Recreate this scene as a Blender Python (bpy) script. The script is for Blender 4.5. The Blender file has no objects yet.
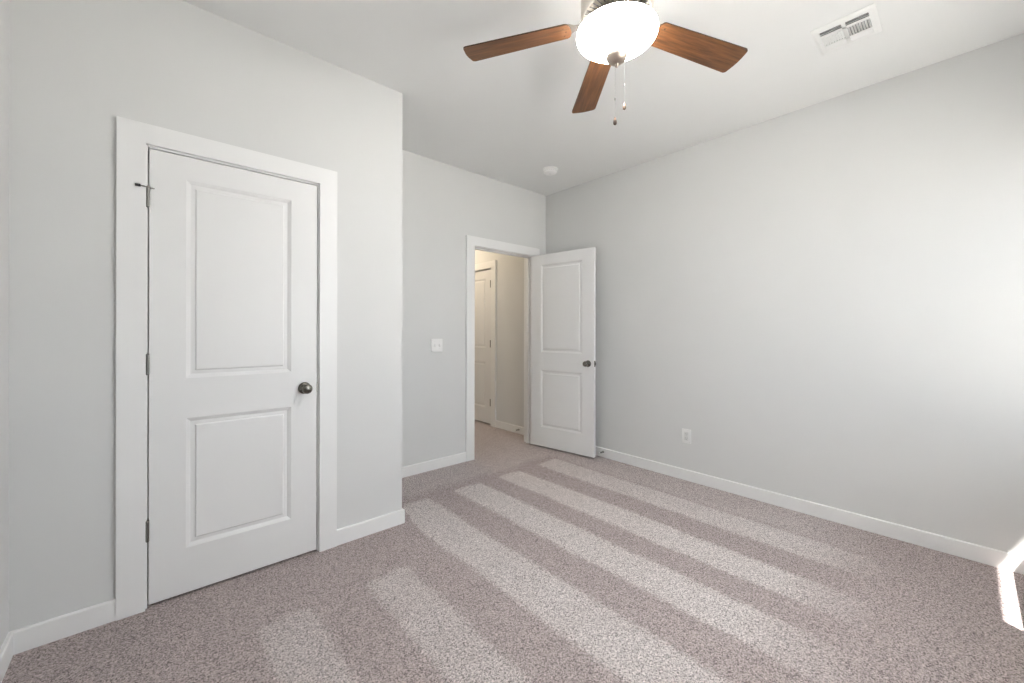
import bpy, bmesh, math, random
from mathutils import Matrix, Vector
random.seed(3)
C = bpy.context.scene.collection
S = bpy.context.scene
PI = math.pi

# ------------------------------------------------------------------ camera, sky, sun, exposure
YAW = 0.7268
cam_data = bpy.data.cameras.new('camera')
cam = bpy.data.objects.new('camera', cam_data)
C.objects.link(cam)
cam_data.sensor_width = 36.0
cam_data.lens = 36.0 * 406.7153 / 1024.0
cam_data.shift_y = (331.33 - 341.5) / 1024.0
cam_data.clip_start = 0.02
cam.matrix_world = (Matrix.Translation((0, 0, 1.2339)) @ Matrix.Rotation(-YAW, 4, 'Z')
                    @ Matrix.Rotation(PI / 2, 4, 'X') @ Matrix.Rotation(0.0017, 4, 'Z'))
S.camera = cam

world = bpy.data.worlds.new('sky')
S.world = world
world.use_nodes = True
bg = world.node_tree.nodes['Background']
bg.inputs['Color'].default_value = (0.86, 0.93, 1.0, 1)
# hazy daylight: the sky is brightest in a band above the horizon
_nt = world.node_tree
_tc = _nt.nodes.new('ShaderNodeTexCoord')
_sep = _nt.nodes.new('ShaderNodeSeparateXYZ')
_nt.links.new(_tc.outputs['Generated'], _sep.inputs[0])
_mr = _nt.nodes.new('ShaderNodeMapRange')
_mr.interpolation_type = 'SMOOTHSTEP'
_mr.inputs['From Min'].default_value = 0.10
_mr.inputs['From Max'].default_value = 0.40
_mr.inputs['To Min'].default_value = 8.5
_mr.inputs['To Max'].default_value = 8.5
_nt.links.new(_sep.outputs['Z'], _mr.inputs['Value'])
_nt.links.new(_mr.outputs['Result'], bg.inputs['Strength'])

sun_data = bpy.data.lights.new('sun', 'SUN')
sun_data.energy = 60.0
sun_data.angle = 0.0093
sun_data.color = (1.0, 0.96, 0.90)
sun = bpy.data.objects.new('sun', sun_data)
C.objects.link(sun)
sun.rotation_euler = Vector((0.30, 0.46, -1.0)).to_track_quat('-Z', 'Y').to_euler()
sun.location = (0, -6, 12)

S.view_settings.view_transform = 'Standard'
S.view_settings.look = 'None'
S.view_settings.exposure = 0.22
S.view_settings.gamma = 1.0
S.view_settings.use_curve_mapping = False

# ------------------------------------------------------------------ dimensions (metres)
H = 2.7636            # ceiling height
YC = 2.4266           # front face of the closet
XC = 1.2113           # side face of the closet
YF = 3.1795           # far wall
XR = 3.3346           # right wall
XL = -0.4019          # left wall
YB = -0.50            # wall behind the camera
WT = 0.114            # wall thickness
HALL_END = 6.6
HALL_L = 2.15
BH = 0.088            # baseboard height
BT = 0.014            # baseboard thickness
CT = 0.019            # casing thickness
CW = 0.093            # casing width
WZ0, WZ1 = 0.700, 2.12
WINS = [(2.35, 3.21), (1.16, 1.92)]     # window openings along the back wall; the second is added for fill light

# ------------------------------------------------------------------ materials
def new_mat(name):
    m = bpy.data.materials.new(name)
    m.use_nodes = True
    nt = m.node_tree
    return m, nt, nt.nodes['Principled BSDF']

def N(nt, kind, **kw):
    n = nt.nodes.new(kind)
    for k, v in kw.items():
        setattr(n, k, v)
    return n

def math_node(nt, op, a, b=None, clamp=False):
    n = N(nt, 'ShaderNodeMath', operation=op, use_clamp=clamp)
    for i, x in enumerate((a, b)):
        if x is None:
            continue
        if isinstance(x, (int, float)):
            n.inputs[i].default_value = x
        else:
            nt.links.new(x, n.inputs[i])
    return n.outputs[0]

def paint(name, col, rough, bump_scale=0, bump=0.0, spec=0.5):
    m, nt, p = new_mat(name)
    p.inputs['Roughness'].default_value = rough
    p.inputs['Specular IOR Level'].default_value = spec
    tc = N(nt, 'ShaderNodeTexCoord')
    no = N(nt, 'ShaderNodeTexNoise')
    no.inputs['Scale'].default_value = 3.0
    no.inputs['Detail'].default_value = 2.0
    nt.links.new(tc.outputs['Object'], no.inputs['Vector'])
    ramp = N(nt, 'ShaderNodeValToRGB')
    ramp.color_ramp.elements[0].color = tuple(c * 0.985 for c in col) + (1,)
    ramp.color_ramp.elements[1].color = tuple(min(1, c * 1.015) for c in col) + (1,)
    nt.links.new(no.outputs['Fac'], ramp.inputs['Fac'])
    nt.links.new(ramp.outputs['Color'], p.inputs['Base Color'])
    if bump:
        n2 = N(nt, 'ShaderNodeTexNoise')
        n2.inputs['Scale'].default_value = bump_scale
        n2.inputs['Detail'].default_value = 3.0
        nt.links.new(tc.outputs['Object'], n2.inputs['Vector'])
        b = N(nt, 'ShaderNodeBump')
        b.inputs['Strength'].default_value = bump
        b.inputs['Distance'].default_value = 0.002
        nt.links.new(n2.outputs['Fac'], b.inputs['Height'])
        nt.links.new(b.outputs['Normal'], p.inputs['Normal'])
    return m

M_WALL = paint('wall_paint', (0.715, 0.718, 0.712), 0.75, 90, 0.10, 0.3)
M_CEIL = paint('ceiling_paint', (0.82, 0.825, 0.82), 0.9, 70, 0.12, 0.2)
M_TRIM = paint('trim_paint', (0.86, 0.86, 0.855), 0.38, spec=0.45)
M_DOOR = paint('door_paint', (0.83, 0.83, 0.825), 0.42, 220, 0.03, 0.45)
M_PLASTIC = paint('white_plastic', (0.90, 0.90, 0.89), 0.35)
M_PLASTIC2 = paint('grey_plastic', (0.76, 0.76, 0.75), 0.4)
M_VENT = paint('vent_enamel', (0.84, 0.84, 0.83), 0.4)
M_DARK = paint('dark_recess', (0.10, 0.10, 0.10), 0.8)
M_DUCT = paint('duct_metal', (0.22, 0.22, 0.22), 0.6)
M_RUBBER = paint('black_rubber', (0.02, 0.02, 0.02), 0.6)
M_SIDING = paint('siding', (0.6, 0.58, 0.54), 0.8)
M_GROUND = paint('ground', (0.50, 0.49, 0.47), 0.9)

def metal(name, col, rough):
    m, nt, p = new_mat(name)
    p.inputs['Metallic'].default_value = 1.0
    p.inputs['Base Color'].default_value = col + (1,)
    tc = N(nt, 'ShaderNodeTexCoord')
    no = N(nt, 'ShaderNodeTexNoise')
    no.inputs['Scale'].default_value = 60
    nt.links.new(tc.outputs['Object'], no.inputs['Vector'])
    mr = N(nt, 'ShaderNodeMapRange')
    mr.inputs['To Min'].default_value = rough * 0.85
    mr.inputs['To Max'].default_value = rough * 1.15
    nt.links.new(no.outputs['Fac'], mr.inputs['Value'])
    nt.links.new(mr.outputs['Result'], p.inputs['Roughness'])
    return m

M_NICKEL = metal('brushed_nickel', (0.50, 0.47, 0.43), 0.30)
M_HOUSING = metal('housing_nickel', (0.78, 0.74, 0.68), 0.48)
M_FINIAL = metal('finial_nickel', (0.50, 0.42, 0.36), 0.42)
M_KNOB = metal('satin_nickel', (0.20, 0.19, 0.17), 0.24)
M_HINGE = metal('hinge_nickel', (0.27, 0.265, 0.25), 0.34)
M_CHAIN = paint('chain_bronze', (0.05, 0.048, 0.045), 0.5)

def wood():
    m, nt, p = new_mat('blade_wood')
    tc = N(nt, 'ShaderNodeTexCoord')
    mp = N(nt, 'ShaderNodeMapping')
    mp.inputs['Scale'].default_value = (1.6, 22.0, 10.0)
    nt.links.new(tc.outputs['Object'], mp.inputs['Vector'])
    no = N(nt, 'ShaderNodeTexNoise')
    no.inputs['Scale'].default_value = 3.0
    no.inputs['Detail'].default_value = 6.0
    no.inputs['Roughness'].default_value = 0.62
    nt.links.new(mp.outputs['Vector'], no.inputs['Vector'])
    ramp = N(nt, 'ShaderNodeValToRGB')
    e = ramp.color_ramp.elements
    e[0].position, e[0].color = 0.33, (0.055, 0.021, 0.008, 1)
    e[1].position, e[1].color = 0.70, (0.195, 0.080, 0.027, 1)
    nt.links.new(no.outputs['Fac'], ramp.inputs['Fac'])
    nt.links.new(ramp.outputs['Color'], p.inputs['Base Color'])
    p.inputs['Roughness'].default_value = 0.42
    return m
M_WOOD = wood()
M_BEAD = paint('amber_wood', (0.15, 0.06, 0.015), 0.3)
M_EDGE = paint('blade_edge_brown', (0.05, 0.022, 0.010), 0.5)

def bowl_glass():
    m, nt, p = new_mat('frosted_glass')
    p.inputs['Base Color'].default_value = (0.90, 0.88, 0.82, 1)
    p.inputs['Roughness'].default_value = 0.35
    tc = N(nt, 'ShaderNodeTexCoord')
    no = N(nt, 'ShaderNodeTexNoise')
    no.inputs['Scale'].default_value = 7
    nt.links.new(tc.outputs['Object'], no.inputs['Vector'])
    ramp = N(nt, 'ShaderNodeValToRGB')
    ramp.color_ramp.elements[0].color = (1.0, 0.975, 0.93, 1)
    ramp.color_ramp.elements[1].color = (1.0, 0.985, 0.95, 1)
    nt.links.new(no.outputs['Fac'], ramp.inputs['Fac'])
    nt.links.new(ramp.outputs['Color'], p.inputs['Emission Color'])
    p.inputs['Emission Strength'].default_value = 58.0
    return m
M_BOWL = bowl_glass()

def lamp_glass():
    m, nt, p = new_mat('hall_lamp_glass')
    p.inputs['Base Color'].default_value = (0.9, 0.85, 0.75, 1)
    p.inputs['Emission Color'].default_value = (1.0, 0.82, 0.60, 1)
    p.inputs['Emission Strength'].default_value = 58.0
    return m
M_HALL_LAMP = lamp_glass()

def pane():
    m, nt, p = new_mat('window_glass')
    out = nt.nodes['Material Output']
    tr = N(nt, 'ShaderNodeBsdfTransparent')
    gl = N(nt, 'ShaderNodeBsdfGlossy')
    gl.inputs['Roughness'].default_value = 0.02
    mix = N(nt, 'ShaderNodeMixShader')
    mix.inputs[0].default_value = 0.06
    nt.links.new(tr.outputs[0], mix.inputs[1])
    nt.links.new(gl.outputs[0], mix.inputs[2])
    nt.links.new(mix.outputs[0], out.inputs['Surface'])
    return m
M_PANE = pane()

def dimming_screen():
    m, nt, p = new_mat('dimming_screen')
    out = nt.nodes['Material Output']
    tr = N(nt, 'ShaderNodeBsdfTransparent')
    mix = N(nt, 'ShaderNodeMixShader')
    mix.inputs[0].default_value = 0.42
    p.inputs['Base Color'].default_value = (0.05, 0.05, 0.05, 1)
    p.inputs['Roughness'].default_value = 0.8
    nt.links.new(tr.outputs[0], mix.inputs[1])
    nt.links.new(p.outputs[0], mix.inputs[2])
    nt.links.new(mix.outputs[0], out.inputs['Surface'])
    return m
M_SCREEN = dimming_screen()

def carpet():
    m, nt, p = new_mat('carpet')
    L = nt.links.new
    p.inputs['Roughness'].default_value = 1.0
    p.inputs['Specular IOR Level'].default_value = 0.05
    tc = N(nt, 'ShaderNodeTexCoord')
    # wavy vacuum tracks: bands of pile leaning one way or the other
    wob = N(nt, 'ShaderNodeTexNoise')
    wob.inputs['Scale'].default_value = 2.2
    wob.inputs['Detail'].default_value = 3
    L(tc.outputs['Object'], wob.inputs['Vector'])
    fine = N(nt, 'ShaderNodeTexNoise')
    fine.inputs['Scale'].default_value = 55
    fine.inputs['Detail'].default_value = 2
    L(tc.outputs['Object'], fine.inputs['Vector'])
    sep = N(nt, 'ShaderNodeSeparateXYZ')
    L(tc.outputs['Object'], sep.inputs[0])
    dx = math_node(nt, 'MULTIPLY', math_node(nt, 'SUBTRACT', wob.outputs['Fac'], 0.5), 0.055)
    dx2 = math_node(nt, 'MULTIPLY', math_node(nt, 'SUBTRACT', fine.outputs['Fac'], 0.5), 0.09)
    x = math_node(nt, 'ADD', math_node(nt, 'ADD', sep.outputs['X'], dx), dx2)
    y = math_node(nt, 'ADD', math_node(nt, 'ADD', sep.outputs['Y'],
                  math_node(nt, 'MULTIPLY', dx, 2.2)), dx2)
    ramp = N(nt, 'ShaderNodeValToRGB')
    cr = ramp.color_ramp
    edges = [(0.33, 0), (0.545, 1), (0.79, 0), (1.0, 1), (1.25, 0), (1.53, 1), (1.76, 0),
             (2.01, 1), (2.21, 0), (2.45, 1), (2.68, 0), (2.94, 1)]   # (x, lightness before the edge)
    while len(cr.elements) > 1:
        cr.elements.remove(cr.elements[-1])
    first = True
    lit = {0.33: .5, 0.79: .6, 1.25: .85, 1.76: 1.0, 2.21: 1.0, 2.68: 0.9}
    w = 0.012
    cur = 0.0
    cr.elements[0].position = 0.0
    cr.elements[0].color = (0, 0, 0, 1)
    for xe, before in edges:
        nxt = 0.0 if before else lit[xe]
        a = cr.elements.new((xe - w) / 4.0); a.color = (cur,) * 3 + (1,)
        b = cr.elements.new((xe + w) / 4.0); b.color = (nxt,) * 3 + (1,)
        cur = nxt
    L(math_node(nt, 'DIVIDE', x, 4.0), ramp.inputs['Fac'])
    def sstep(v, lo, hi, a=0.0, b=1.0):
        r = N(nt, 'ShaderNodeMapRange', interpolation_type='SMOOTHSTEP')
        r.inputs['From Min'].default_value = lo
        r.inputs['From Max'].default_value = hi
        r.inputs['To Min'].default_value = a
        r.inputs['To Max'].default_value = b
        L(v, r.inputs['Value'])
        return r.outputs['Result']
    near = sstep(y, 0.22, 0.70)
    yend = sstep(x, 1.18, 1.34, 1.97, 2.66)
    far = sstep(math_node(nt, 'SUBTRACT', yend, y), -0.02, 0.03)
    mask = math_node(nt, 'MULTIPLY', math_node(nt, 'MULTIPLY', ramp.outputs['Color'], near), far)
    # right wall pile leans half way; brightness of doorway and hall is painted in
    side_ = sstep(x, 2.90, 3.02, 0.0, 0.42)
    door_light = sstep(math_node(nt, 'SUBTRACT', y, yend), 0.02, 0.20, 0.0, 0.45)
    door_light = math_node(nt, 'MULTIPLY', door_light, sstep(x, 1.2, 1.6))
    mask = math_node(nt, 'MAXIMUM', mask, math_node(nt, 'MAXIMUM', math_node(nt, 'MULTIPLY', side_, near), door_light))
    # patchy lean
    patch = N(nt, 'ShaderNodeTexNoise')
    patch.inputs['Scale'].default_value = 5
    patch.inputs['Detail'].default_value = 4
    L(tc.outputs['Object'], patch.inputs['Vector'])
    mask = math_node(nt, 'MULTIPLY_ADD', mask, 1.0)
    mn = nt.nodes[-1]
    L(math_node(nt, 'MULTIPLY', math_node(nt, 'SUBTRACT', patch.outputs['Fac'], 0.5), 0.35), mn.inputs[2])
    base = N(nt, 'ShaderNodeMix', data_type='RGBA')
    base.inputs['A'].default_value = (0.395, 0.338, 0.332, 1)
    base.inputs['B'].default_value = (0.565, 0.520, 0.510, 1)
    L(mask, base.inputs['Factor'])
    # tufts
    vor = N(nt, 'ShaderNodeTexVoronoi')
    vor.inputs['Scale'].default_value = 270
    L(tc.outputs['Object'], vor.inputs['Vector'])
    hue = N(nt, 'ShaderNodeSeparateColor')
    L(vor.outputs['Color'], hue.inputs[0])
    tv = N(nt, 'ShaderNodeValToRGB')
    te = tv.color_ramp.elements
    te[0].position, te[0].color = 0.08, (0.30, 0.30, 0.30, 1)
    te[1].position, te[1].color = 1.0, (1.0, 1.0, 1.0, 1)
    k_ = te.new(0.34); k_.color = (0.66, 0.66, 0.66, 1)
    L(hue.outputs[0], tv.inputs['Fac'])
    tvs = math_node(nt, 'MULTIPLY', tv.outputs['Color'], 1.42)
    n3 = N(nt, 'ShaderNodeTexNoise')
    n3.inputs['Scale'].default_value = 120
    n3.inputs['Detail'].default_value = 5
    n3.inputs['Roughness'].default_value = 0.75
    L(tc.outputs['Object'], n3.inputs['Vector'])
    cl = N(nt, 'ShaderNodeMapRange')
    cl.inputs['From Min'].default_value = 0.38
    cl.inputs['From Max'].default_value = 0.60
    cl.inputs['To Min'].default_value = 0.70
    cl.inputs['To Max'].default_value = 1.28
    L(n3.outputs['Fac'], cl.inputs['Value'])
    spk = math_node(nt, 'MULTIPLY', tvs, cl.outputs['Result'])
    mul = N(nt, 'ShaderNodeMix', data_type='RGBA', blend_type='MULTIPLY')
    mul.inputs['Factor'].default_value = 1.0
    L(base.outputs['Result'], mul.inputs['A'])
    L(spk, mul.inputs['B'])
    L(mul.outputs['Result'], p.inputs['Base Color'])
    hsum = math_node(nt, 'ADD', math_node(nt, 'MULTIPLY', n3.outputs['Fac'], 1.0),
                     math_node(nt, 'MULTIPLY', vor.outputs['Distance'], -0.6))
    b = N(nt, 'ShaderNodeBump')
    b.inputs['Strength'].default_value = 0.35
    b.inputs['Distance'].default_value = 0.006
    L(hsum, b.inputs['Height'])
    L(b.outputs['Normal'], p.inputs['Normal'])
    return m
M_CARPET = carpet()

# ------------------------------------------------------------------ mesh helpers
def box(bm, x0, x1, y0, y1, z0, z1, bev=0.0, seg=2):
    vs = [bm.verts.new((x, y, z)) for z in (z0, z1) for y in (y0, y1) for x in (x0, x1)]
    fs = [(0, 2, 3, 1), (4, 5, 7, 6), (0, 1, 5, 4), (2, 6, 7, 3), (0, 4, 6, 2), (1, 3, 7, 5)]
    faces = [bm.faces.new([vs[i] for i in f]) for f in fs]
    if bev:
        ed = list({e for f in faces for e in f.edges})
        bmesh.ops.bevel(bm, geom=ed, offset=bev, segments=seg, affect='EDGES', profile=0.5)
    return vs

def prism(bm, pts, lo, hi, axis='z'):
    """extrude a 2-D outline between lo and hi along an axis"""
    def P(a, b, c):
        return {'z': (a, b, c), 'y': (a, c, b), 'x': (c, a, b)}[axis]
    A = [bm.verts.new(P(p[0], p[1], lo)) for p in pts]
    B = [bm.verts.new(P(p[0], p[1], hi)) for p in pts]
    bm.faces.new(A); bm.faces.new(B[::-1])
    n = len(pts)
    for i in range(n):
        bm.faces.new((A[i], B[i], B[(i + 1) % n], A[(i + 1) % n]))
    bmesh.ops.recalc_face_normals(bm, faces=bm.faces)

def lathe(bm, prof, n=32, mat=None, cap=True):
    """profile [(r, z)] spun about z; mat moves it"""
    mat = mat or Matrix.Identity(4)
    rings = []
    for r, z in prof:
        if r < 1e-6:
            rings.append([bm.verts.new(mat @ Vector((0, 0, z)))])
        else:
            rings.append([bm.verts.new(mat @ Vector((r * math.cos(2 * PI * i / n), r * math.sin(2 * PI * i / n), z))) for i in range(n)])
    fs = []
    for a, b in zip(rings, rings[1:]):
        for i in range(n):
            j = (i + 1) % n
            if len(a) == 1 and len(b) == 1:
                continue
            if len(a) == 1:
                fs.append(bm.faces.new((a[0], b[i], b[j])))
            elif len(b) == 1:
                fs.append(bm.faces.new((a[i], b[0], a[j])))
            else:
                fs.append(bm.faces.new((a[i], b[i], b[j], a[j])))
    if cap:
        for r in (rings[0], rings[-1]):
            if len(r) > 1:
                fs.append(bm.faces.new(r))
    for f in fs:
        f.smooth = True
    return fs

def tube(bm, pts, r, n=10):
    pts = [Vector(p) for p in pts]
    rings = []
    for i, p in enumerate(pts):
        d = (pts[min(i + 1, len(pts) - 1)] - pts[max(i - 1, 0)]).normalized()
        a = d.orthogonal().normalized() if i == 0 else (rings_a - d * rings_a.dot(d)).normalized()
        rings_a = a
        b = d.cross(a)
        rings.append([bm.verts.new(p + (a * math.cos(2 * PI * k / n) + b * math.sin(2 * PI * k / n)) * r) for k in range(n)])
    for A, B in zip(rings, rings[1:]):
        for k in range(n):
            f = bm.faces.new((A[k], A[(k + 1) % n], B[(k + 1) % n], B[k])); f.smooth = True
    bm.faces.new(rings[0][::-1]); bm.faces.new(rings[-1])

def obj(name, bm, mats, parent=None, sharp=35):
    bmesh.ops.recalc_face_normals(bm, faces=bm.faces)
    me = bpy.data.meshes.new(name)
    bm.to_mesh(me); bm.free()
    for m in (mats if isinstance(mats, (list, tuple)) else [mats]):
        me.materials.append(m)
    try:
        me.set_sharp_from_angle(angle=math.radians(sharp))
    except Exception:
        pass
    o = bpy.data.objects.new(name, me)
    C.objects.link(o)
    if parent:
        o.parent = parent
    return o

def tag(o, label, cat, group=None, kind=None):
    o['label'] = label; o['category'] = cat
    if group: o['group'] = group
    if kind: o['kind'] = kind
    return o

def thing(name, label, cat, loc, rot=(0, 0, 0), group=None, kind=None):
    o = bpy.data.objects.new(name, None)
    C.objects.link(o)
    o.empty_display_size = 0.05
    o.location = loc; o.rotation_euler = rot
    return tag(o, label, cat, group, kind)

def struct(name, bm, m, label, cat):
    return tag(obj(name, bm, m), label, cat, kind='structure')

# ------------------------------------------------------------------ room shell
X_OUT0, X_OUT1 = XL - WT, XR + WT
bm = bmesh.new()
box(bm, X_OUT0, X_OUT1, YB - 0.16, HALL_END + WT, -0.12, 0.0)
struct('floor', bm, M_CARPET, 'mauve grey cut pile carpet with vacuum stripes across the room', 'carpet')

bm = bmesh.new()
box(bm, X_OUT0, X_OUT1, YB - 0.16, HALL_END + WT, H, H + 0.14)
struct('ceiling', bm, M_CEIL, 'flat white painted ceiling above the room', 'ceiling')

bm = bmesh.new(); box(bm, XL - WT, XL, YB, YF, 0, H)
struct('wall_left', bm, M_WALL, 'sliver of grey wall at the left edge of the photo', 'wall')
bm = bmesh.new(); box(bm, XR, XR + WT, YB, YF, 0, H)
struct('wall_right', bm, M_WALL, 'long blank grey wall on the right with an outlet', 'wall')

# wall behind the camera with the window opening
bm = bmesh.new()
yb0, yb1 = YB - 0.16, YB
(a1, b1), (a2, b2) = WINS
box(bm, X_OUT0, a2, yb0, yb1, 0, H); box(bm, b2, a1, yb0, yb1, 0, H); box(bm, b1, X_OUT1, yb0, yb1, 0, H)
for a, b in WINS:
    box(bm, a, b, yb0, yb1, 0, WZ0); box(bm, a, b, yb0, yb1, WZ1, H)
struct('wall_back', bm, M_WALL, 'grey window wall behind the camera', 'wall')

# closet front wall: an upside-down U round its door
DL, DR, DTOP = -0.0045, 0.696, 2.045        # closet leaf
OL, OR, OT = DL - 0.024, DR + 0.028, 2.070  # rough opening
bm = bmesh.new()
prism(bm, [(XL, 0), (OL, 0), (OL, OT), (OR, OT), (OR, 0), (XC, 0), (XC, H), (XL, H)], YC, YC + WT, 'y')
struct('wall_closet_front', bm, M_WALL, 'grey closet wall around the closed panel door', 'wall')
bm = bmesh.new(); box(bm, XC - WT, XC, YC + WT, YF, 0, H)
struct('wall_closet_side', bm, M_WALL, 'short side wall of the closet facing the entry', 'wall')

# far wall with the entry opening
EL, ER, ET = 2.337, 3.117, 2.052            # jamb faces of the entry opening
JT = 0.018
bm = bmesh.new()
prism(bm, [(XL, 0), (EL - JT, 0), (EL - JT, ET + JT), (ER + JT, ET + JT), (ER + JT, 0), (XR + WT, 0), (XR + WT, H), (XL, H)],
      YF, YF + WT, 'y')
struct('wall_far', bm, M_WALL, 'far grey wall with the doorway to the hall', 'wall')

# hall shell
HD0, HD1, HDT = 4.155, 4.866, 2.05          # hall door leaf along y
bm = bmesh.new()
prism(bm, [(YF + WT, 0), (HD0 - .022, 0), (HD0 - .022, HDT + .022), (HD1 + .022, HDT + .022), (HD1 + .022, 0), (HALL_END, 0), (HALL_END, H), (YF + WT, H)],
      XR, XR + WT, 'x')
struct('wall_hall_right', bm, M_WALL, 'shaded hall wall seen through the open doorway', 'wall')
bm = bmesh.new(); box(bm, HALL_L - WT, HALL_L, YF + WT, HALL_END, 0, H)
struct('wall_hall_left', bm, M_WALL, 'hidden left wall of the hall', 'wall')
bm = bmesh.new(); box(bm, HALL_L - WT, XR + WT, HALL_END, HALL_END + WT, 0, H)
struct('wall_hall_end', bm, M_WALL, 'hidden end wall of the hall', 'wall')

bm = bmesh.new(); box(bm, XR + 0.9, XR + 0.95, YF, HALL_END, 0, H); box(bm, XR + WT, XR + 0.95, YF - .05, YF, 0, H); box(bm, XR + WT, XR + 0.95, HALL_END, HALL_END + .05, 0, H)
box(bm, XR + WT, XR + .95, YF - .05, HALL_END + .05, H, H + .05); box(bm, XR + WT, XR + .95, YF - .05, HALL_END + .05, -.05, 0)
struct('wall_hall_closet', bm, M_WALL, 'hidden closet walls behind the hall door', 'wall')

# outside: ground and the eave that cuts off the sun
bm = bmesh.new(); box(bm, -12, 16, -26, YB - 0.2, -0.45, -0.30)
struct('ground', bm, M_GROUND, 'sunlit yard outside the window behind the camera', 'ground')
bm = bmesh.new(); box(bm, X_OUT0 - 0.4, X_OUT1 + 0.6, -1.30, yb0, 2.60, 2.74)
struct('eave', bm, M_SIDING, 'roof eave over the window behind the camera', 'roof')

# baseboards
def base_profile():
    return [(0, 0), (BT, 0), (BT, BH - 0.004), (BT - 0.004, BH), (0, BH)]
def base_run(name, a, b, n, label, ma=0.0, mb=0.0):
    """run from a to b along a wall; n is the unit normal into the room; ma / mb lengthen the outer edge for mitres"""
    bm = bmesh.new()
    a, b, n = Vector(a + (0,)), Vector(b + (0,)), Vector(n + (0,))
    t = (b - a).normalized()
    A, B = [], []
    for d, z in base_profile():
        f = d / BT
        A.append(bm.verts.new(a + n * d + Vector((0, 0, z)) - t * ma * f))
        B.append(bm.verts.new(b + n * d + Vector((0, 0, z)) + t * mb * f))
    bm.faces.new(A); bm.faces.new(B[::-1])
    k = len(A)
    for i in range(k):
        bm.faces.new((A[i], B[i], B[(i + 1) % k], A[(i + 1) % k]))
    return struct(name, bm, M_TRIM, label, 'baseboard')
base_run('baseboard_right', (XR, YB), (XR, YF), (-1, 0), 'long white baseboard along the right wall', -BT, -BT)
base_run('baseboard_left', (XL, YB), (XL, YC), (1, 0), 'white baseboard at the left edge of the photo', -BT, -BT)
base_run('baseboard_closet_left', (XL, YC), (DL - .0105 - CW, YC), (0, -1), 'white baseboard left of the closet door', -BT, 0)
base_run('baseboard_closet_right', (DR + .011 + CW - .003, YC), (XC, YC), (0, -1), 'white baseboard right of the closet door', 0, BT)
base_run('baseboard_closet_side', (XC, YC), (XC, YF), (1, 0), 'white baseboard round the closet corner', BT, -BT)
base_run('baseboard_far_left', (XC, YF), (EL - .007 - CW, YF), (0, -1), 'white baseboard left of the entry doorway', -BT, 0)
base_run('baseboard_far_right', (ER + .007 + CW, YF), (XR, YF), (0, -1), 'short white baseboard behind the open door', 0, -BT)
base_run('baseboard_back', (XL, YB), (XR, YB), (0, 1), 'white baseboard under the window behind the camera', -BT, -BT)
base_run('baseboard_hall', (XR, YF + WT), (XR, HD0 - .010 - CW), (-1, 0), 'white hall baseboard seen through the doorway', 0, 0)
base_run('baseboard_hall_far', (XR, HD1 + .010 + CW), (XR, HALL_END), (-1, 0), 'hall baseboard past the hall door', 0, 0)

# casings
def casing(name, x0, x1, top, y, ny, label):
    """flat boards round an opening in a wall facing ny along y; inner edge x0..x1, top"""
    bm = bmesh.new()
    ya, yb_ = sorted((y, y + ny * CT))
    t2 = top + 0.088
    prism(bm, [(x0 - CW, 0), (x0, 0), (x0, top), (x1, top), (x1, 0), (x1 + CW, 0), (x1 + CW, t2), (x0 - CW, t2)], ya, yb_, 'y')
    return struct(name, bm, M_TRIM, label, 'door casing')
casing('trim_1', DL - .0105, DR + .011, 2.058, YC, -1, 'wide white casing framing the closed closet door')
casing('trim_2', EL - .007, ER + .007, ET + .006, YF, -1, 'white casing around the open entry doorway')
casing('trim_3', EL - .007, ER + .007, ET + .006, YF + WT, 1, 'casing on the hall side of the entry doorway')

# jambs
bm = bmesh.new()
box(bm, OL, DL - .0045, YC, YC + WT, 0, OT); box(bm, DR + .004, OR, YC, YC + WT, 0, OT)
box(bm, DL - .003, DR + .004, YC, YC + WT, DTOP + .005, OT)
box(bm, DL - .003, DL + .009, YC + .040, YC + .072, 0, DTOP + .005)      # stops
box(bm, DR - .008, DR + .004, YC + .040, YC + .072, 0, DTOP + .005)
box(bm, DL + .009, DR - .008, YC + .040, YC + .072, DTOP - .008, DTOP + .005)
struct('trim_4', bm, M_TRIM, 'white jamb lining the closet door opening', 'door jamb')
bm = bmesh.new()
box(bm, EL - JT, EL, YF, YF + WT, 0, ET + JT); box(bm, ER, ER + JT, YF, YF + WT, 0, ET + JT)
box(bm, EL, ER, YF, YF + WT, ET, ET + JT)
box(bm, EL, EL + .011, YF + .040, YF + .075, 0, ET, 0.002); box(bm, ER - .011, ER, YF + .040, YF + .075, 0, ET, 0.002)
box(bm, EL + .011, ER - .011, YF + .040, YF + .075, ET - .011, ET, 0.002)
struct('trim_5', bm, M_TRIM, 'white jamb and stop lining the entry doorway', 'door jamb')
bm = bmesh.new()
hx = XR - CT
q0, q1, qt = HD0 - .010, HD1 + .010, HDT + .013
prism(bm, [(q0 - CW, 0), (q0, 0), (q0, qt), (q1, qt), (q1, 0), (q1 + CW, 0), (q1 + CW, qt + .088), (q0 - CW, qt + .088)], hx, XR, 'x')
box(bm, XR, XR + WT, HD0 - .022, HD0 - .003, 0, HDT + .022); box(bm, XR, XR + WT, HD1 + .003, HD1 + .022, 0, HDT + .022)
box(bm, XR, XR + WT, HD0 - .003, HD1 + .003, HDT + .005, HDT + .022)
struct('trim_6', bm, M_TRIM, 'casing around the closed door in the hall', 'door casing')

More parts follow.
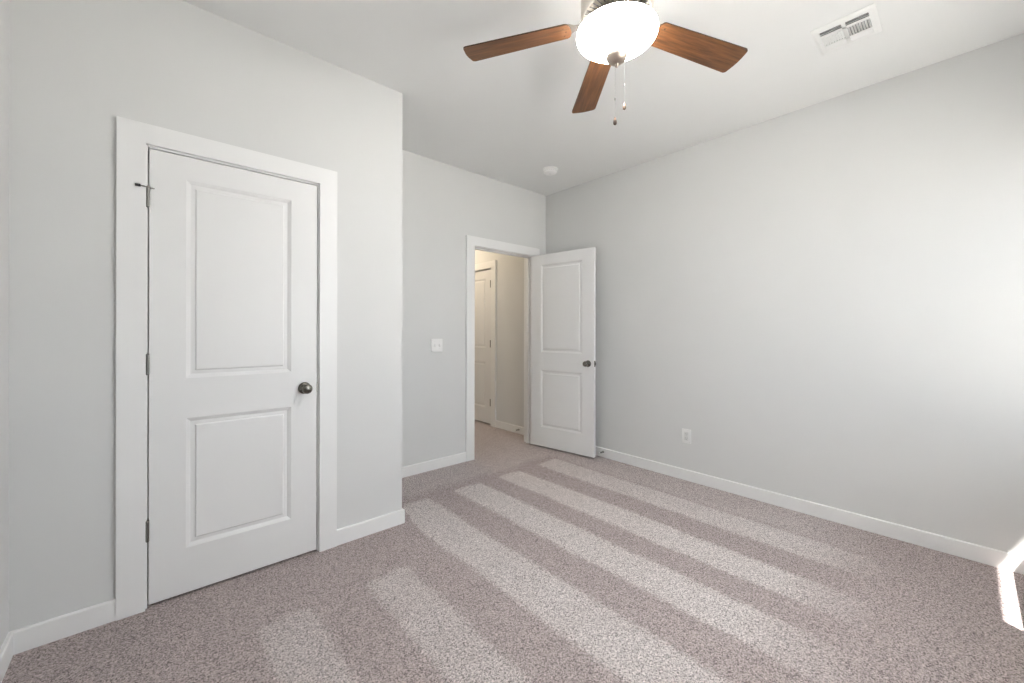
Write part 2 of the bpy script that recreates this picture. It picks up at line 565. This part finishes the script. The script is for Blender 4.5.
# ------------------------------------------------------------------ panel doors
PROFILE = [(0.0, 0.0), (0.002, 0.0012), (0.009, 0.0040), (0.0165, 0.0105), (0.019, 0.0110), (0.022, 0.0108),
           (0.034, 0.0088), (0.0370, 0.0040), (0.040, 0.0024)]
def door_leaf_bm(w, z0, z1, t, panels):
    """leaf from x=0..w, front face y=0 (faces -y), back face y=t; panels (x0, x1, za, zb)"""
    bm = bmesh.new()
    xs = [0, panels[0][0], panels[0][1], w]
    zs = [z0, panels[0][2], panels[0][3], panels[1][2], panels[1][3], z1]
    cache = {}
    def V(x, y, z):
        k = (round(x, 5), round(y, 5), round(z, 5))
        if k not in cache:
            cache[k] = bm.verts.new(k)
        return cache[k]
    for yf, s in ((0.0, 1), (t, -1)):
        for i in range(3):
            for j in range(5):
                x0, x1, a, b = xs[i], xs[i + 1], zs[j], zs[j + 1]
                if i == 1 and j in (1, 3):
                    loops = []
                    for ins, dep in PROFILE:
                        y = yf + s * dep
                        loops.append([V(x0 + ins, y, a + ins), V(x1 - ins, y, a + ins), V(x1 - ins, y, b - ins), V(x0 + ins, y, b - ins)])
                    for A, B in zip(loops, loops[1:]):
                        for k in range(4):
                            bm.faces.new((A[k], A[(k + 1) % 4], B[(k + 1) % 4], B[k]))
                    bm.faces.new(loops[-1])
                else:
                    bm.faces.new((V(x0, yf, a), V(x1, yf, a), V(x1, yf, b), V(x0, yf, b)))
    for i in range(3):
        for z in (z0, z1):
            bm.faces.new((V(xs[i], 0, z), V(xs[i + 1], 0, z), V(xs[i + 1], t, z), V(xs[i], t, z)))
    for j in range(5):
        for x in (0, w):
            bm.faces.new((V(x, 0, zs[j]), V(x, 0, zs[j + 1]), V(x, t, zs[j + 1]), V(x, t, zs[j])))
    return bm

AXY = Matrix.Rotation(PI / 2, 4, 'X')       # local z -> -y
def knob(parent, x, y, z, side=-1):
    """round knob on its rose; side -1 points to -y, 1 to +y"""
    mt = Matrix.Translation((x, y, z)) @ (AXY if side < 0 else Matrix.Rotation(-PI / 2, 4, 'X'))
    bm = bmesh.new()
    lathe(bm, [(0, 0.026), (0.010, 0.026), (0.0105, 0.034), (0.016, 0.037), (0.0225, 0.042), (0.0262, 0.049), (0.0268, 0.055),
               (0.0245, 0.062), (0.018, 0.067), (0.010, 0.0690), (0, 0.0695)], 32, mt, cap=False)
    k = obj('door_knob', bm, M_KNOB, parent)
    bm = bmesh.new()
    lathe(bm, [(0, -0.0002), (0.0325, -0.0002), (0.0325, 0.004), (0.030, 0.008), (0.018, 0.012), (0.0115, 0.016), (0.0105, 0.027), (0, 0.027)], 32, mt, cap=False)
    obj('rose', bm, M_KNOB, k)
    return k

def hinge(parent, x, y, z, hh=0.089, plates=()):
    bm = bmesh.new()
    mt = Matrix.Translation((x, y, z))
    lathe(bm, [(0, -hh / 2 - .003), (0.004, -hh / 2 - .003), (0.0064, -hh / 2), (0.0064, hh / 2), (0.0042, hh / 2 + .003), (0, hh / 2 + .003)], 16, mt, cap=False)
    for k in (-0.3, -0.1, 0.1, 0.3):
        lathe(bm, [(0.0064, k * hh - .0006), (0.0068, k * hh), (0.0064, k * hh + .0006)], 16, mt, cap=False)
    for p in plates:
        box(bm, *p)
    return obj('hinge', bm, M_HINGE, parent)

PZ = [(0.222, 0.826), (1.013, 1.938)]       # panel heights
def panels_for(w):
    return [(0.129, w - 0.129, PZ[0][0], PZ[0][1]), (0.129, w - 0.129, PZ[1][0], PZ[1][1])]

# closed closet door
w = DR - DL
d1 = thing('door_light1', 'closed white two panel closet door', 'door', (DL, YC, 0), kind='structure')
obj('door_leaf', door_leaf_bm(w, 0.013, DTOP, 0.035, panels_for(w)), M_DOOR, d1, 20)
knob(d1, w - 0.063, 0, 0.921)
h_top = None
for z in (1.828, 1.084, 0.344):
    h = hinge(d1, -0.0042, -0.0062, z, plates=[(-0.0040, -0.0022, -0.004, 0.03, z - .0445, z + .0445)])
    h_top = h_top or h
# hinge-pin stop on the top hinge
bm = bmesh.new()
zt = 1.828 + 0.040
lathe(bm, [(0, -.002), (0.0085, -.002), (0.0085, .003), (0, .003)], 16, Matrix.Translation((-0.0042, -0.0062, zt)), cap=False)
tube(bm, [(-0.0042, -0.0062, zt), (-0.014, -0.0225, zt), (-0.030, -0.0245, zt)], 0.003)
tube(bm, [(-0.0042, -0.0062, zt), (0.012, -0.011, zt), (0.016, -0.006, zt)], 0.0025)
st = obj('hinge_pin_stop', bm, M_HINGE, h_top)
bm = bmesh.new()
tube(bm, [(-0.028, -0.0250, zt), (-0.046, -0.0250, zt)], 0.0058, 14)
tip = obj('bumper_tip', bm, M_RUBBER, st)
tip['label'] = 'black rubber tip'
bm = bmesh.new()
box(bm, w + 0.0002, w + 0.0037, -0.0004, 0.029, 0.893, 0.949)
obj('latch_plate', bm, M_KNOB, d1)

# open entry door: hinged on the right jamb, swung back toward the right wall
LW = 0.757
ANG = math.radians(8.3)
pin = Vector((ER - 0.002, YF - 0.022, 0))
# local leaf frame: x from the hinge to the free edge, visible (hall side) face at y=0 facing -y local
d2 = thing('door_light2', 'open white two panel entry door swung back near the right wall', 'door', pin, kind='structure')
d2.rotation_euler = (0, 0, -PI / 2 + ANG)
def shift(bm, dx, dy):
    for v in bm.verts:
        v.co.x += dx; v.co.y += dy
    return bm
OFX, OFY = 0.004, -0.0385
obj('door_leaf', shift(door_leaf_bm(LW, 0.020, 2.045, 0.035, panels_for(LW)), OFX, OFY), M_DOOR, d2, 20)
knob(d2, OFX + LW - 0.063, OFY, 0.921, -1)
knob(d2, OFX + LW - 0.063, OFY + .035, 0.921, 1)
for z in (1.828, 1.084, 0.344):
    hinge(d2, 0, 0, z, plates=[(OFX - .0022, OFX + .0004, OFY + .004, OFY + .034, z - .0445, z + .0445)])
bm = bmesh.new()
box(bm, OFX + LW - .0004, OFX + LW + .0015, OFY + .006, OFY + .029, 0.893, 0.949)
box(bm, OFX + LW, OFX + LW + .010, OFY + .010, OFY + .024, 0.908, 0.934)
lp = obj('latch_plate', bm, M_KNOB, d2)

# closed door in the hall
wh = HD1 - HD0
d3 = thing('door_light3', 'closed white panel door in the hall, seen through the doorway', 'door', (XR + .004, HD0, 0), kind='structure')
d3.rotation_euler = (0, 0, PI / 2)          # local x -> +y, local -y -> +x
def flip_y(bm):
    for v in bm.verts:
        v.co.y = -v.co.y
    return bm
# leaf occupies local y 0..-0.035 (into the wall), visible face local y=0 facing +y local = -x world
obj('door_leaf', flip_y(door_leaf_bm(wh, 0.020, HDT, 0.035, panels_for(wh))), M_DOOR, d3, 20)
for z in (1.855, 1.07, 0.30):
    hinge(d3, 0.011, 0.013, z)
knob(d3, wh - 0.063, 0, 0.921, 1)

# ------------------------------------------------------------------ window behind the camera
WLAB = ['white framed window nearest the right wall, behind the camera', 'added second white framed window behind the camera, for fill light']
for wi, (WX0, WX1) in enumerate(WINS):
    win = thing('window_%d' % (wi + 1), WLAB[wi], 'window', ((WX0 + WX1) / 2, YB, WZ0), kind='structure')
    hw, hz = (WX1 - WX0) / 2, WZ1 - WZ0
    bm = bmesh.new()
    fy0, fy1, fw = -0.13, -0.06, 0.03
    box(bm, -hw, -hw + fw, fy0, fy1, 0, hz); box(bm, hw - fw, hw, fy0, fy1, 0, hz)
    box(bm, -hw + fw, hw - fw, fy0, fy1, 0, fw); box(bm, -hw + fw, hw - fw, fy0, fy1, hz - fw, hz)
    obj('window_frame', bm, M_PLASTIC, win)
    bm = bmesh.new(); box(bm, -hw + fw, hw - fw, fy0 + .01, fy1 - .01, hz / 2 - .02, hz / 2 + .02)
    obj('meeting_rail', bm, M_PLASTIC, win)
    for a, b in ((fw, hz / 2 - .02), (hz / 2 + .02, hz - fw)):
        bm = bmesh.new(); box(bm, -hw + fw, hw - fw, -.098, -.094, a, b)
        obj('window_pane', bm, M_PANE, win)
    if wi == 0:  # added screen that dims the daylight through this window
        bm = bmesh.new(); box(bm, -hw + fw, hw - fw, -.1235, -.1230, fw, hz - fw)
        obj('dimming_screen', bm, M_SCREEN, win)
    bm = bmesh.new(); box(bm, -hw - .03, hw + .03, -.06, .03, -.02, 0.0, .003)
    obj('window_sill', bm, M_TRIM, win)
    # daylight portal: guides sampling of the sky through the window
    pl = bpy.data.lights.new('window_portal', 'AREA')
    pl.shape = 'RECTANGLE'; pl.size = WX1 - WX0; pl.size_y = WZ1 - WZ0
    pl.cycles.is_portal = True
    po = bpy.data.objects.new('window_portal', pl); C.objects.link(po)
    po.location = ((WX0 + WX1) / 2, YB - 0.165, (WZ0 + WZ1) / 2)
    po.rotation_euler = (PI / 2, 0, PI)

# ------------------------------------------------------------------ ceiling fan
FX, FY, FZ = 1.456, 0.982, 2.516
fan = thing('ceiling_fan', 'ceiling fan with five brown wood blades and a glowing white glass bowl', 'ceiling fan', (FX, FY, H))
def L(z):            # world height to fan-local height
    return z - H
bm = bmesh.new()
lathe(bm, [(0, 0), (0.080, 0), (0.082, -0.006), (0.078, -0.030), (0.060, -0.046), (0, -0.046)], 40, cap=False)
obj('canopy', bm, M_NICKEL, fan)
bm = bmesh.new()
lathe(bm, [(0, L(2.722)), (0.062, L(2.722)), (0.105, L(2.708)), (0.138, L(2.680)), (0.147, L(2.645)), (0.147, L(2.565)), (0.143, L(2.553)), (0.139, L(2.549)), (0.0, L(2.549))], 56, cap=False)
motor = obj('motor_housing', bm, M_HOUSING, fan)
bm = bmesh.new()
for k in range(40):
    a = 2 * PI * k / 40
    mt = Matrix.Rotation(a, 4, 'Z')
    vs = box(bm, 0.104, 0.134, -0.0022, 0.0022, L(2.5480), L(2.5505))
    bmesh.ops.transform(bm, matrix=mt, verts=vs)
obj('vent_slots', bm, M_DUCT, motor)
# switch housing / fitter that carries the bowl
bm = bmesh.new()
lathe(bm, [(0, L(2.549)), (0.066, L(2.549)), (0.066, L(2.512)), (0.058, L(2.500)), (0.070, L(2.4925)), (0.148, L(2.491)), (0.157, L(2.489)), (0.157, L(2.485)), (0.012, L(2.484)), (0.006, L(2.480)), (0.006, L(2.390)), (0, L(2.390))], 40, cap=False)
obj('light_fitter', bm, M_NICKEL, fan)
bm = bmesh.new()
lathe(bm, [(0.161, L(2.484)), (0.1650, L(2.481)), (0.1655, L(2.474)), (0.1630, L(2.466)), (0.1560, L(2.4575)), (0.144, L(2.4485)), (0.128, L(2.4375)),
           (0.108, L(2.4260)), (0.088, L(2.4145)), (0.066, L(2.4030)), (0.046, L(2.3945)), (0.024, L(2.3885)), (0, L(2.3870))], 64, cap=False)
obj('light_bowl', bm, M_BOWL, fan)
bm = bmesh.new()
lathe(bm, [(0, L(2.3865)), (0.0435, L(2.3885)), (0.0445, L(2.3845)), (0.041, L(2.3735)), (0.031, L(2.3625)), (0.018, L(2.3555)), (0.008, L(2.3535)), (0.0055, L(2.3495)), (0.0065, L(2.3435)), (0.004, L(2.3385)), (0, L(2.3375))], 36, cap=False)
fin = obj('finial', bm, M_FINIAL, fan)

A0 = 2.136
PITCH = 0.189
DROOP = 0.034          # the blades sag slightly towards their tips
def blade_outline():
    r0, r1 = 0.190, 0.668
    w0, w1 = 0.056, 0.0695
    pts = []
    # root end: convex curve
    for i in range(9):
        t = -PI / 2 + PI * i / 8
        pts.append((r0 + 0.022 * (1 - math.cos(t)), w0 * math.sin(t)) if abs(t) < PI / 2 - 1e-6 else (r0 + 0.022, w0 * math.sin(t)))
    # to the tip on the +y side
    rc = 0.016
    def corner(cx, cy, a0, a1):
        return [(cx + rc * math.cos(a0 + (a1 - a0) * i / 6), cy + rc * math.sin(a0 + (a1 - a0) * i / 6)) for i in range(7)]
    pts += corner(r1 - rc, w1 - rc, PI / 2, 0.12)
    pts.append((r1 + .005, 0.02)); pts.append((r1 + .006, 0)); pts.append((r1 + .005, -0.02))
    pts += corner(r1 - rc, -w1 + rc, -0.12, -PI / 2)
    return pts
blade_me = None
for k in range(5):
    ang = A0 - k * 2 * PI / 5
    rot = Matrix.Rotation(ang, 4, 'Z') @ Matrix.Rotation(DROOP, 4, 'Y') @ Matrix.Rotation(-PITCH, 4, 'X')
    bm = bmesh.new()
    prism(bm, blade_outline(), -0.003, 0.003, 'z')
    for f in bm.faces:
        f.material_index = 0 if len(f.verts) > 4 else 1
    b = obj('fan_blade', bm, [M_WOOD, M_EDGE], fan)
    b.location = (0, 0, L(FZ) + 0.66 * DROOP); b.rotation_euler = rot.to_euler()
    # screws on the underside near the root
    for sx, sy in ((0.222, -0.030), (0.212, 0.0), (0.222, 0.030)):
        bm = bmesh.new()
        lathe(bm, [(0, -.0045), (.0035, -.0040), (.0045, -.0030), (0, -.0028)], 12, Matrix.Translation((sx, sy, 0)), cap=False)
        obj('screw', bm, M_EDGE, b)
    # blade iron: arm from the motor that spreads into a plate on top of the blade
    bm = bmesh.new()
    out = [(0.100, -.016), (0.150, -.013), (0.175, -.020), (0.195, -.038), (0.215, -.043), (0.232, -.036), (0.236, -.024), (0.228, -.016), (0.250, -.012), (0.256, 0),
           (0.250, .012), (0.228, .016), (0.236, .024), (0.232, .036), (0.215, .043), (0.195, .038), (0.175, .020), (0.150, .013), (0.100, .016)]
    prism(bm, out, 0.003, 0.008, 'z')
    for v in bm.verts:
        if v.co.x < 0.14:
            v.co.z += 0.016
    iron = obj('blade_iron', bm, M_NICKEL, fan)
    iron.location = b.location; iron.rotation_euler = b.rotation_euler

def pull_chain(x, y, ztop, zconn, zbead, label):
    bm = bmesh.new()
    tube(bm, [(x, y, L(ztop)), (x, y, L(zbead) + .010)], 0.00045, 6)
    lathe(bm, [(0, -.006), (.0022, -.005), (.0026, 0), (.0022, .005), (0, .006)], 10, Matrix.Translation((x, y, L(zconn))), cap=False)
    ch = obj('pull_chain', bm, M_CHAIN, fan)
    bm = bmesh.new()
    lathe(bm, [(0, .017), (.0022, .016), (.0030, .011), (.0062, .003), (.0078, -.006), (.0066, -.013), (.0030, -.016), (0, -.0165)], 16,
          Matrix.Translation((x, y, L(zbead))), cap=False)
    for f in bm.faces:
        f.material_index = 1 if f.calc_center_median().z < L(zbead) + .002 else 0
    pd = obj('pendant', bm, [M_BEAD, M_EDGE], ch)
    pd['label'] = label
    return ch
def uv_to_z(x, y, v):
    d = (FX + x) * math.sin(YAW) + (FY + y) * math.cos(YAW)
    return 1.2339 + (331.33 - v) / 406.7153 * d
fwd = (math.sin(YAW), math.cos(YAW)); rgt = (math.cos(YAW), -math.sin(YAW))
pull_chain(-0.006 * rgt[0], -0.006 * rgt[1], 2.340, uv_to_z(0, 0, 99), uv_to_z(0, 0, 121), 'lower amber wood pendant')
cx2, cy2 = 0.156 * fwd[0] + .0755 * rgt[0], 0.156 * fwd[1] + .0755 * rgt[1]
bm = bmesh.new()
tube(bm, [(0.07 * fwd[0], 0.07 * fwd[1], L(2.516)), (cx2 * .97, cy2 * .97, L(2.512)), (cx2, cy2, L(2.500))], 0.003, 8)
obj('chain_arm', bm, M_NICKEL, fan)
pull_chain(cx2, cy2, 2.502, uv_to_z(cx2, cy2, 85), uv_to_z(cx2, cy2, 106), 'upper amber wood pendant')

# ------------------------------------------------------------------ ceiling vent
vent = thing('ceiling_vent', 'white louvred air vent on the ceiling near the right wall', 'air vent', (2.6415, 0.4185, H), (0, 0, 0.012))
# local: x across the short slats field, y along the bars
VX, VY = 0.130, 0.124
bm = bmesh.new()
def ring(bm, outer, inner, z_o, z_i):
    ox0, ox1, oy0, oy1 = outer; ix0, ix1, iy0, iy1 = inner
    O = [bm.verts.new(p + (z_o,)) for p in ((ox0, oy0), (ox1, oy0), (ox1, oy1), (ox0, oy1))]
    I = [bm.verts.new(p + (z_i,)) for p in ((ix0, iy0), (ix1, iy0), (ix1, iy1), (ix0, iy1))]
    for k in range(4):
        bm.faces.new((O[k], O[(k + 1) % 4], I[(k + 1) % 4], I[k]))
ix0, ix1, iy0, iy1 = -0.093, 0.093, -0.096, 0.094
ring(bm, (-VX, VX, -VY, VY), (-VX, VX, -VY, VY), 0.0, -0.003)
ring(bm, (-VX, VX, -VY, VY), (-VX + .018, VX - .018, -VY + .012, VY - .012), -0.003, -0.009)
ring(bm, (-VX + .018, VX - .018, -VY + .012, VY - .012), (ix0, ix1, iy0, iy1), -0.009, -0.009)
ring(bm, (ix0, ix1, iy0, iy1), (ix0, ix1, iy0, iy1), -0.009, 0.0)
obj('frame', bm, M_VENT, vent)
bm = bmesh.new(); box(bm, ix0, ix1, iy0, iy1, -0.0016, -0.0006)
obj('duct_opening', bm, M_DUCT, vent)
bm = bmesh.new()
box(bm, ix0, ix1, -0.008, 0.008, -0.0095, -0.0030)                        # spine
box(bm, -0.058, -0.038, iy0, iy1, -0.0095, -0.0070)                       # rails between the fields
box(bm, 0.044, 0.060, iy0, iy1, -0.0095, -0.0070)
obj('dividers', bm, M_VENT, vent)
def blade(bm, c, half_len, along, tilt, wdt):
    """thin tilted louvre centred at c"""
    vs = box(bm, -half_len, half_len, -wdt / 2, wdt / 2, -0.0005, 0.0005)
    m = Matrix.Translation(c) @ Matrix.Rotation(0 if along == 'x' else PI / 2, 4, 'Z') @ Matrix.Rotation(tilt, 4, 'X')
    bmesh.ops.transform(bm, matrix=m, verts=vs)
for side in (1, -1):
    for k in range(8):
        y = side * (0.014 + k * 0.0108)
        bm = bmesh.new()
        blade(bm, (0.003, y, -0.0062), 0.041, 'x', -side * 0.62, 0.0105)
        obj('louver', bm, M_VENT, vent)
for side in (1, -1):
    bm = bmesh.new(); blade(bm, (0.075, side * 0.052, -0.0058), 0.043, 'y', 0.42, 0.027)
    obj('end_louver', bm, M_VENT, vent)
    bm = bmesh.new(); blade(bm, (-0.064, side * 0.052, -0.0045), 0.043, 'y', -1.2, 0.006)
    obj('end_louver', bm, M_VENT, vent)
for sy in (-1, 1):
    bm = bmesh.new()
    lathe(bm, [(0, -.0110), (.003, -.0105), (.0045, -.0088), (0, -.0086)], 12, Matrix.Translation((0.0, sy * 0.104, 0)), cap=False)
    obj('screw', bm, M_VENT, vent)

# ------------------------------------------------------------------ smoke detector
sd = thing('smoke_detector', 'round white smoke detector on the ceiling above the entry door', 'smoke detector', (2.815, 2.628, H))
bm = bmesh.new()
lathe(bm, [(0, 0), (0.069, 0), (0.069, -0.008), (0.066, -0.012), (0, -0.012)], 40, cap=False)
obj('mounting_plate', bm, M_PLASTIC, sd)
bm = bmesh.new()
lathe(bm, [(0, -0.012), (0.058, -0.012), (0.062, -0.018), (0.060, -0.034), (0.050, -0.042), (0.020, -0.045), (0, -0.045)], 40, cap=False)
body = obj('body', bm, M_PLASTIC, sd)
bm = bmesh.new()
for k in range(20):
    vs = box(bm, 0.0600, 0.0622, -0.006, 0.006, -0.029, -0.023)
    bmesh.ops.transform(bm, matrix=Matrix.Rotation(2 * PI * k / 20, 4, 'Z'), verts=vs)
obj('vent_slots', bm, M_PLASTIC2, body)
bm = bmesh.new(); lathe(bm, [(0, -.047), (.009, -.0465), (.011, -.0440), (0, -.0435)], 20, cap=False)
obj('test_button', bm, M_PLASTIC2, body)

# ------------------------------------------------------------------ light switch (far wall) and outlet (right wall)
sw = thing('light_switch', 'white two gang light switch plate left of the entry doorway', 'light switch', (1.922, YF, 1.108))
bm = bmesh.new(); box(bm, -0.0585, 0.0585, -0.0065, 0, -0.0585, 0.0585, 0.003)
obj('plate', bm, M_PLASTIC, sw)
for sx in (-0.023, 0.023):
    bm = bmesh.new(); box(bm, sx - .0055, sx + .0055, -.0072, -.0060, -.0125, .0125)
    fr = obj('toggle_slot', bm, M_PLASTIC2, sw)
    bm = bmesh.new()
    vs = box(bm, -.0040, .0040, -.014, .0, -.0045, .0045, .001)
    bmesh.ops.transform(bm, matrix=Matrix.Translation((sx, -.006, -.002)) @ Matrix.Rotation(0.45, 4, 'X'), verts=bm.verts)
    obj('toggle', bm, M_PLASTIC, sw)
for sx in (-0.023, 0.023):
    for sz in (-.030, .030):
        bm = bmesh.new()
        lathe(bm, [(0, .0078), (.002, .0075), (.003, .0062), (0, .006)], 10, Matrix.Translation((sx, 0, sz)) @ AXY, cap=False)
        obj('screw', bm, M_PLASTIC2, sw)

ou = thing('wall_outlet', 'white electrical outlet low on the right wall', 'outlet', (XR, 1.562, 0.365), (0, 0, -PI / 2))
# local -y faces the room after the turn (-x world)
bm = bmesh.new(); box(bm, -0.038, 0.038, -0.0075, 0, -0.0595, 0.0595, 0.0032)
obj('plate', bm, M_PLASTIC, ou)
bm = bmesh.new(); box(bm, -0.0185, 0.0185, -0.0088, -0.006, -0.036, 0.036, 0.002)
rc = obj('receptacle', bm, M_PLASTIC2, ou)
bm = bmesh.new()
for cz in (-.018, .018):
    for sx, hh_ in ((-.0065, .0042), (.0065, .0036)):
        box(bm, sx - .0010, sx + .0010, -.0092, -.0084, cz - hh_ + .003, cz + hh_ + .003)
    lathe(bm, [(0, .0084), (.0024, .0084), (.0024, .0092), (0, .0092)], 10, Matrix.Translation((0, 0, cz - .0085)) @ AXY, cap=False)
obj('slots', bm, M_DARK, rc)

# ------------------------------------------------------------------ spring door stops
def spring_stop(loc, label):
    t = thing('door_stop', label, 'door stop', loc, (0, 0, 0), 'spring door stops on baseboards')
    RX = Matrix.Rotation(-PI / 2, 4, 'Y')          # local z -> -x
    bm = bmesh.new(); lathe(bm, [(0, 0), (.011, 0), (.011, .003), (.006, .010), (0, .010)], 18, RX, cap=False)
    obj('mount', bm, M_HINGE, t)
    bm = bmesh.new()
    pts = []
    for i in range(14 * 12 + 1):
        a = 2 * PI * i / 12
        pts.append(RX @ Vector((.0055 * math.cos(a), .0055 * math.sin(a), .010 + .048 * i / (14 * 12))))
    tube(bm, pts, 0.0014, 6)
    obj('spring', bm, M_HINGE, t)
    bm = bmesh.new(); lathe(bm, [(0, .056), (.0075, .056), (.0085, .060), (.0080, .070), (.005, .072), (0, .072)], 16, RX, cap=False)
    obj('bumper_tip', bm, M_PLASTIC, t)
    return t
spring_stop((XR - BT, 2.385, 0.055), 'small spring door stop on the baseboard beside the open entry door')
spring_stop((XR - BT, 3.605, 0.050), 'small spring door stop on the hall baseboard seen through the doorway')

# ------------------------------------------------------------------ hall lamp
hl = thing('hall_ceiling_light', 'warm round ceiling light in the hall beyond the doorway', 'ceiling light', (2.74, 4.75, H))
bm = bmesh.new(); lathe(bm, [(0, 0), (.15, 0), (.15, -.02), (.14, -.026), (0, -.026)], 36, cap=False)
obj('base', bm, M_NICKEL, hl)
bm = bmesh.new()
lathe(bm, [(.138, -.026)] + [(.138 * math.cos(i / 10 * PI / 2), -.026 - .075 * math.sin(i / 10 * PI / 2)) for i in range(1, 10)] + [(0, -.101)], 36, cap=False)
obj('glass_shade', bm, M_HALL_LAMP, hl)
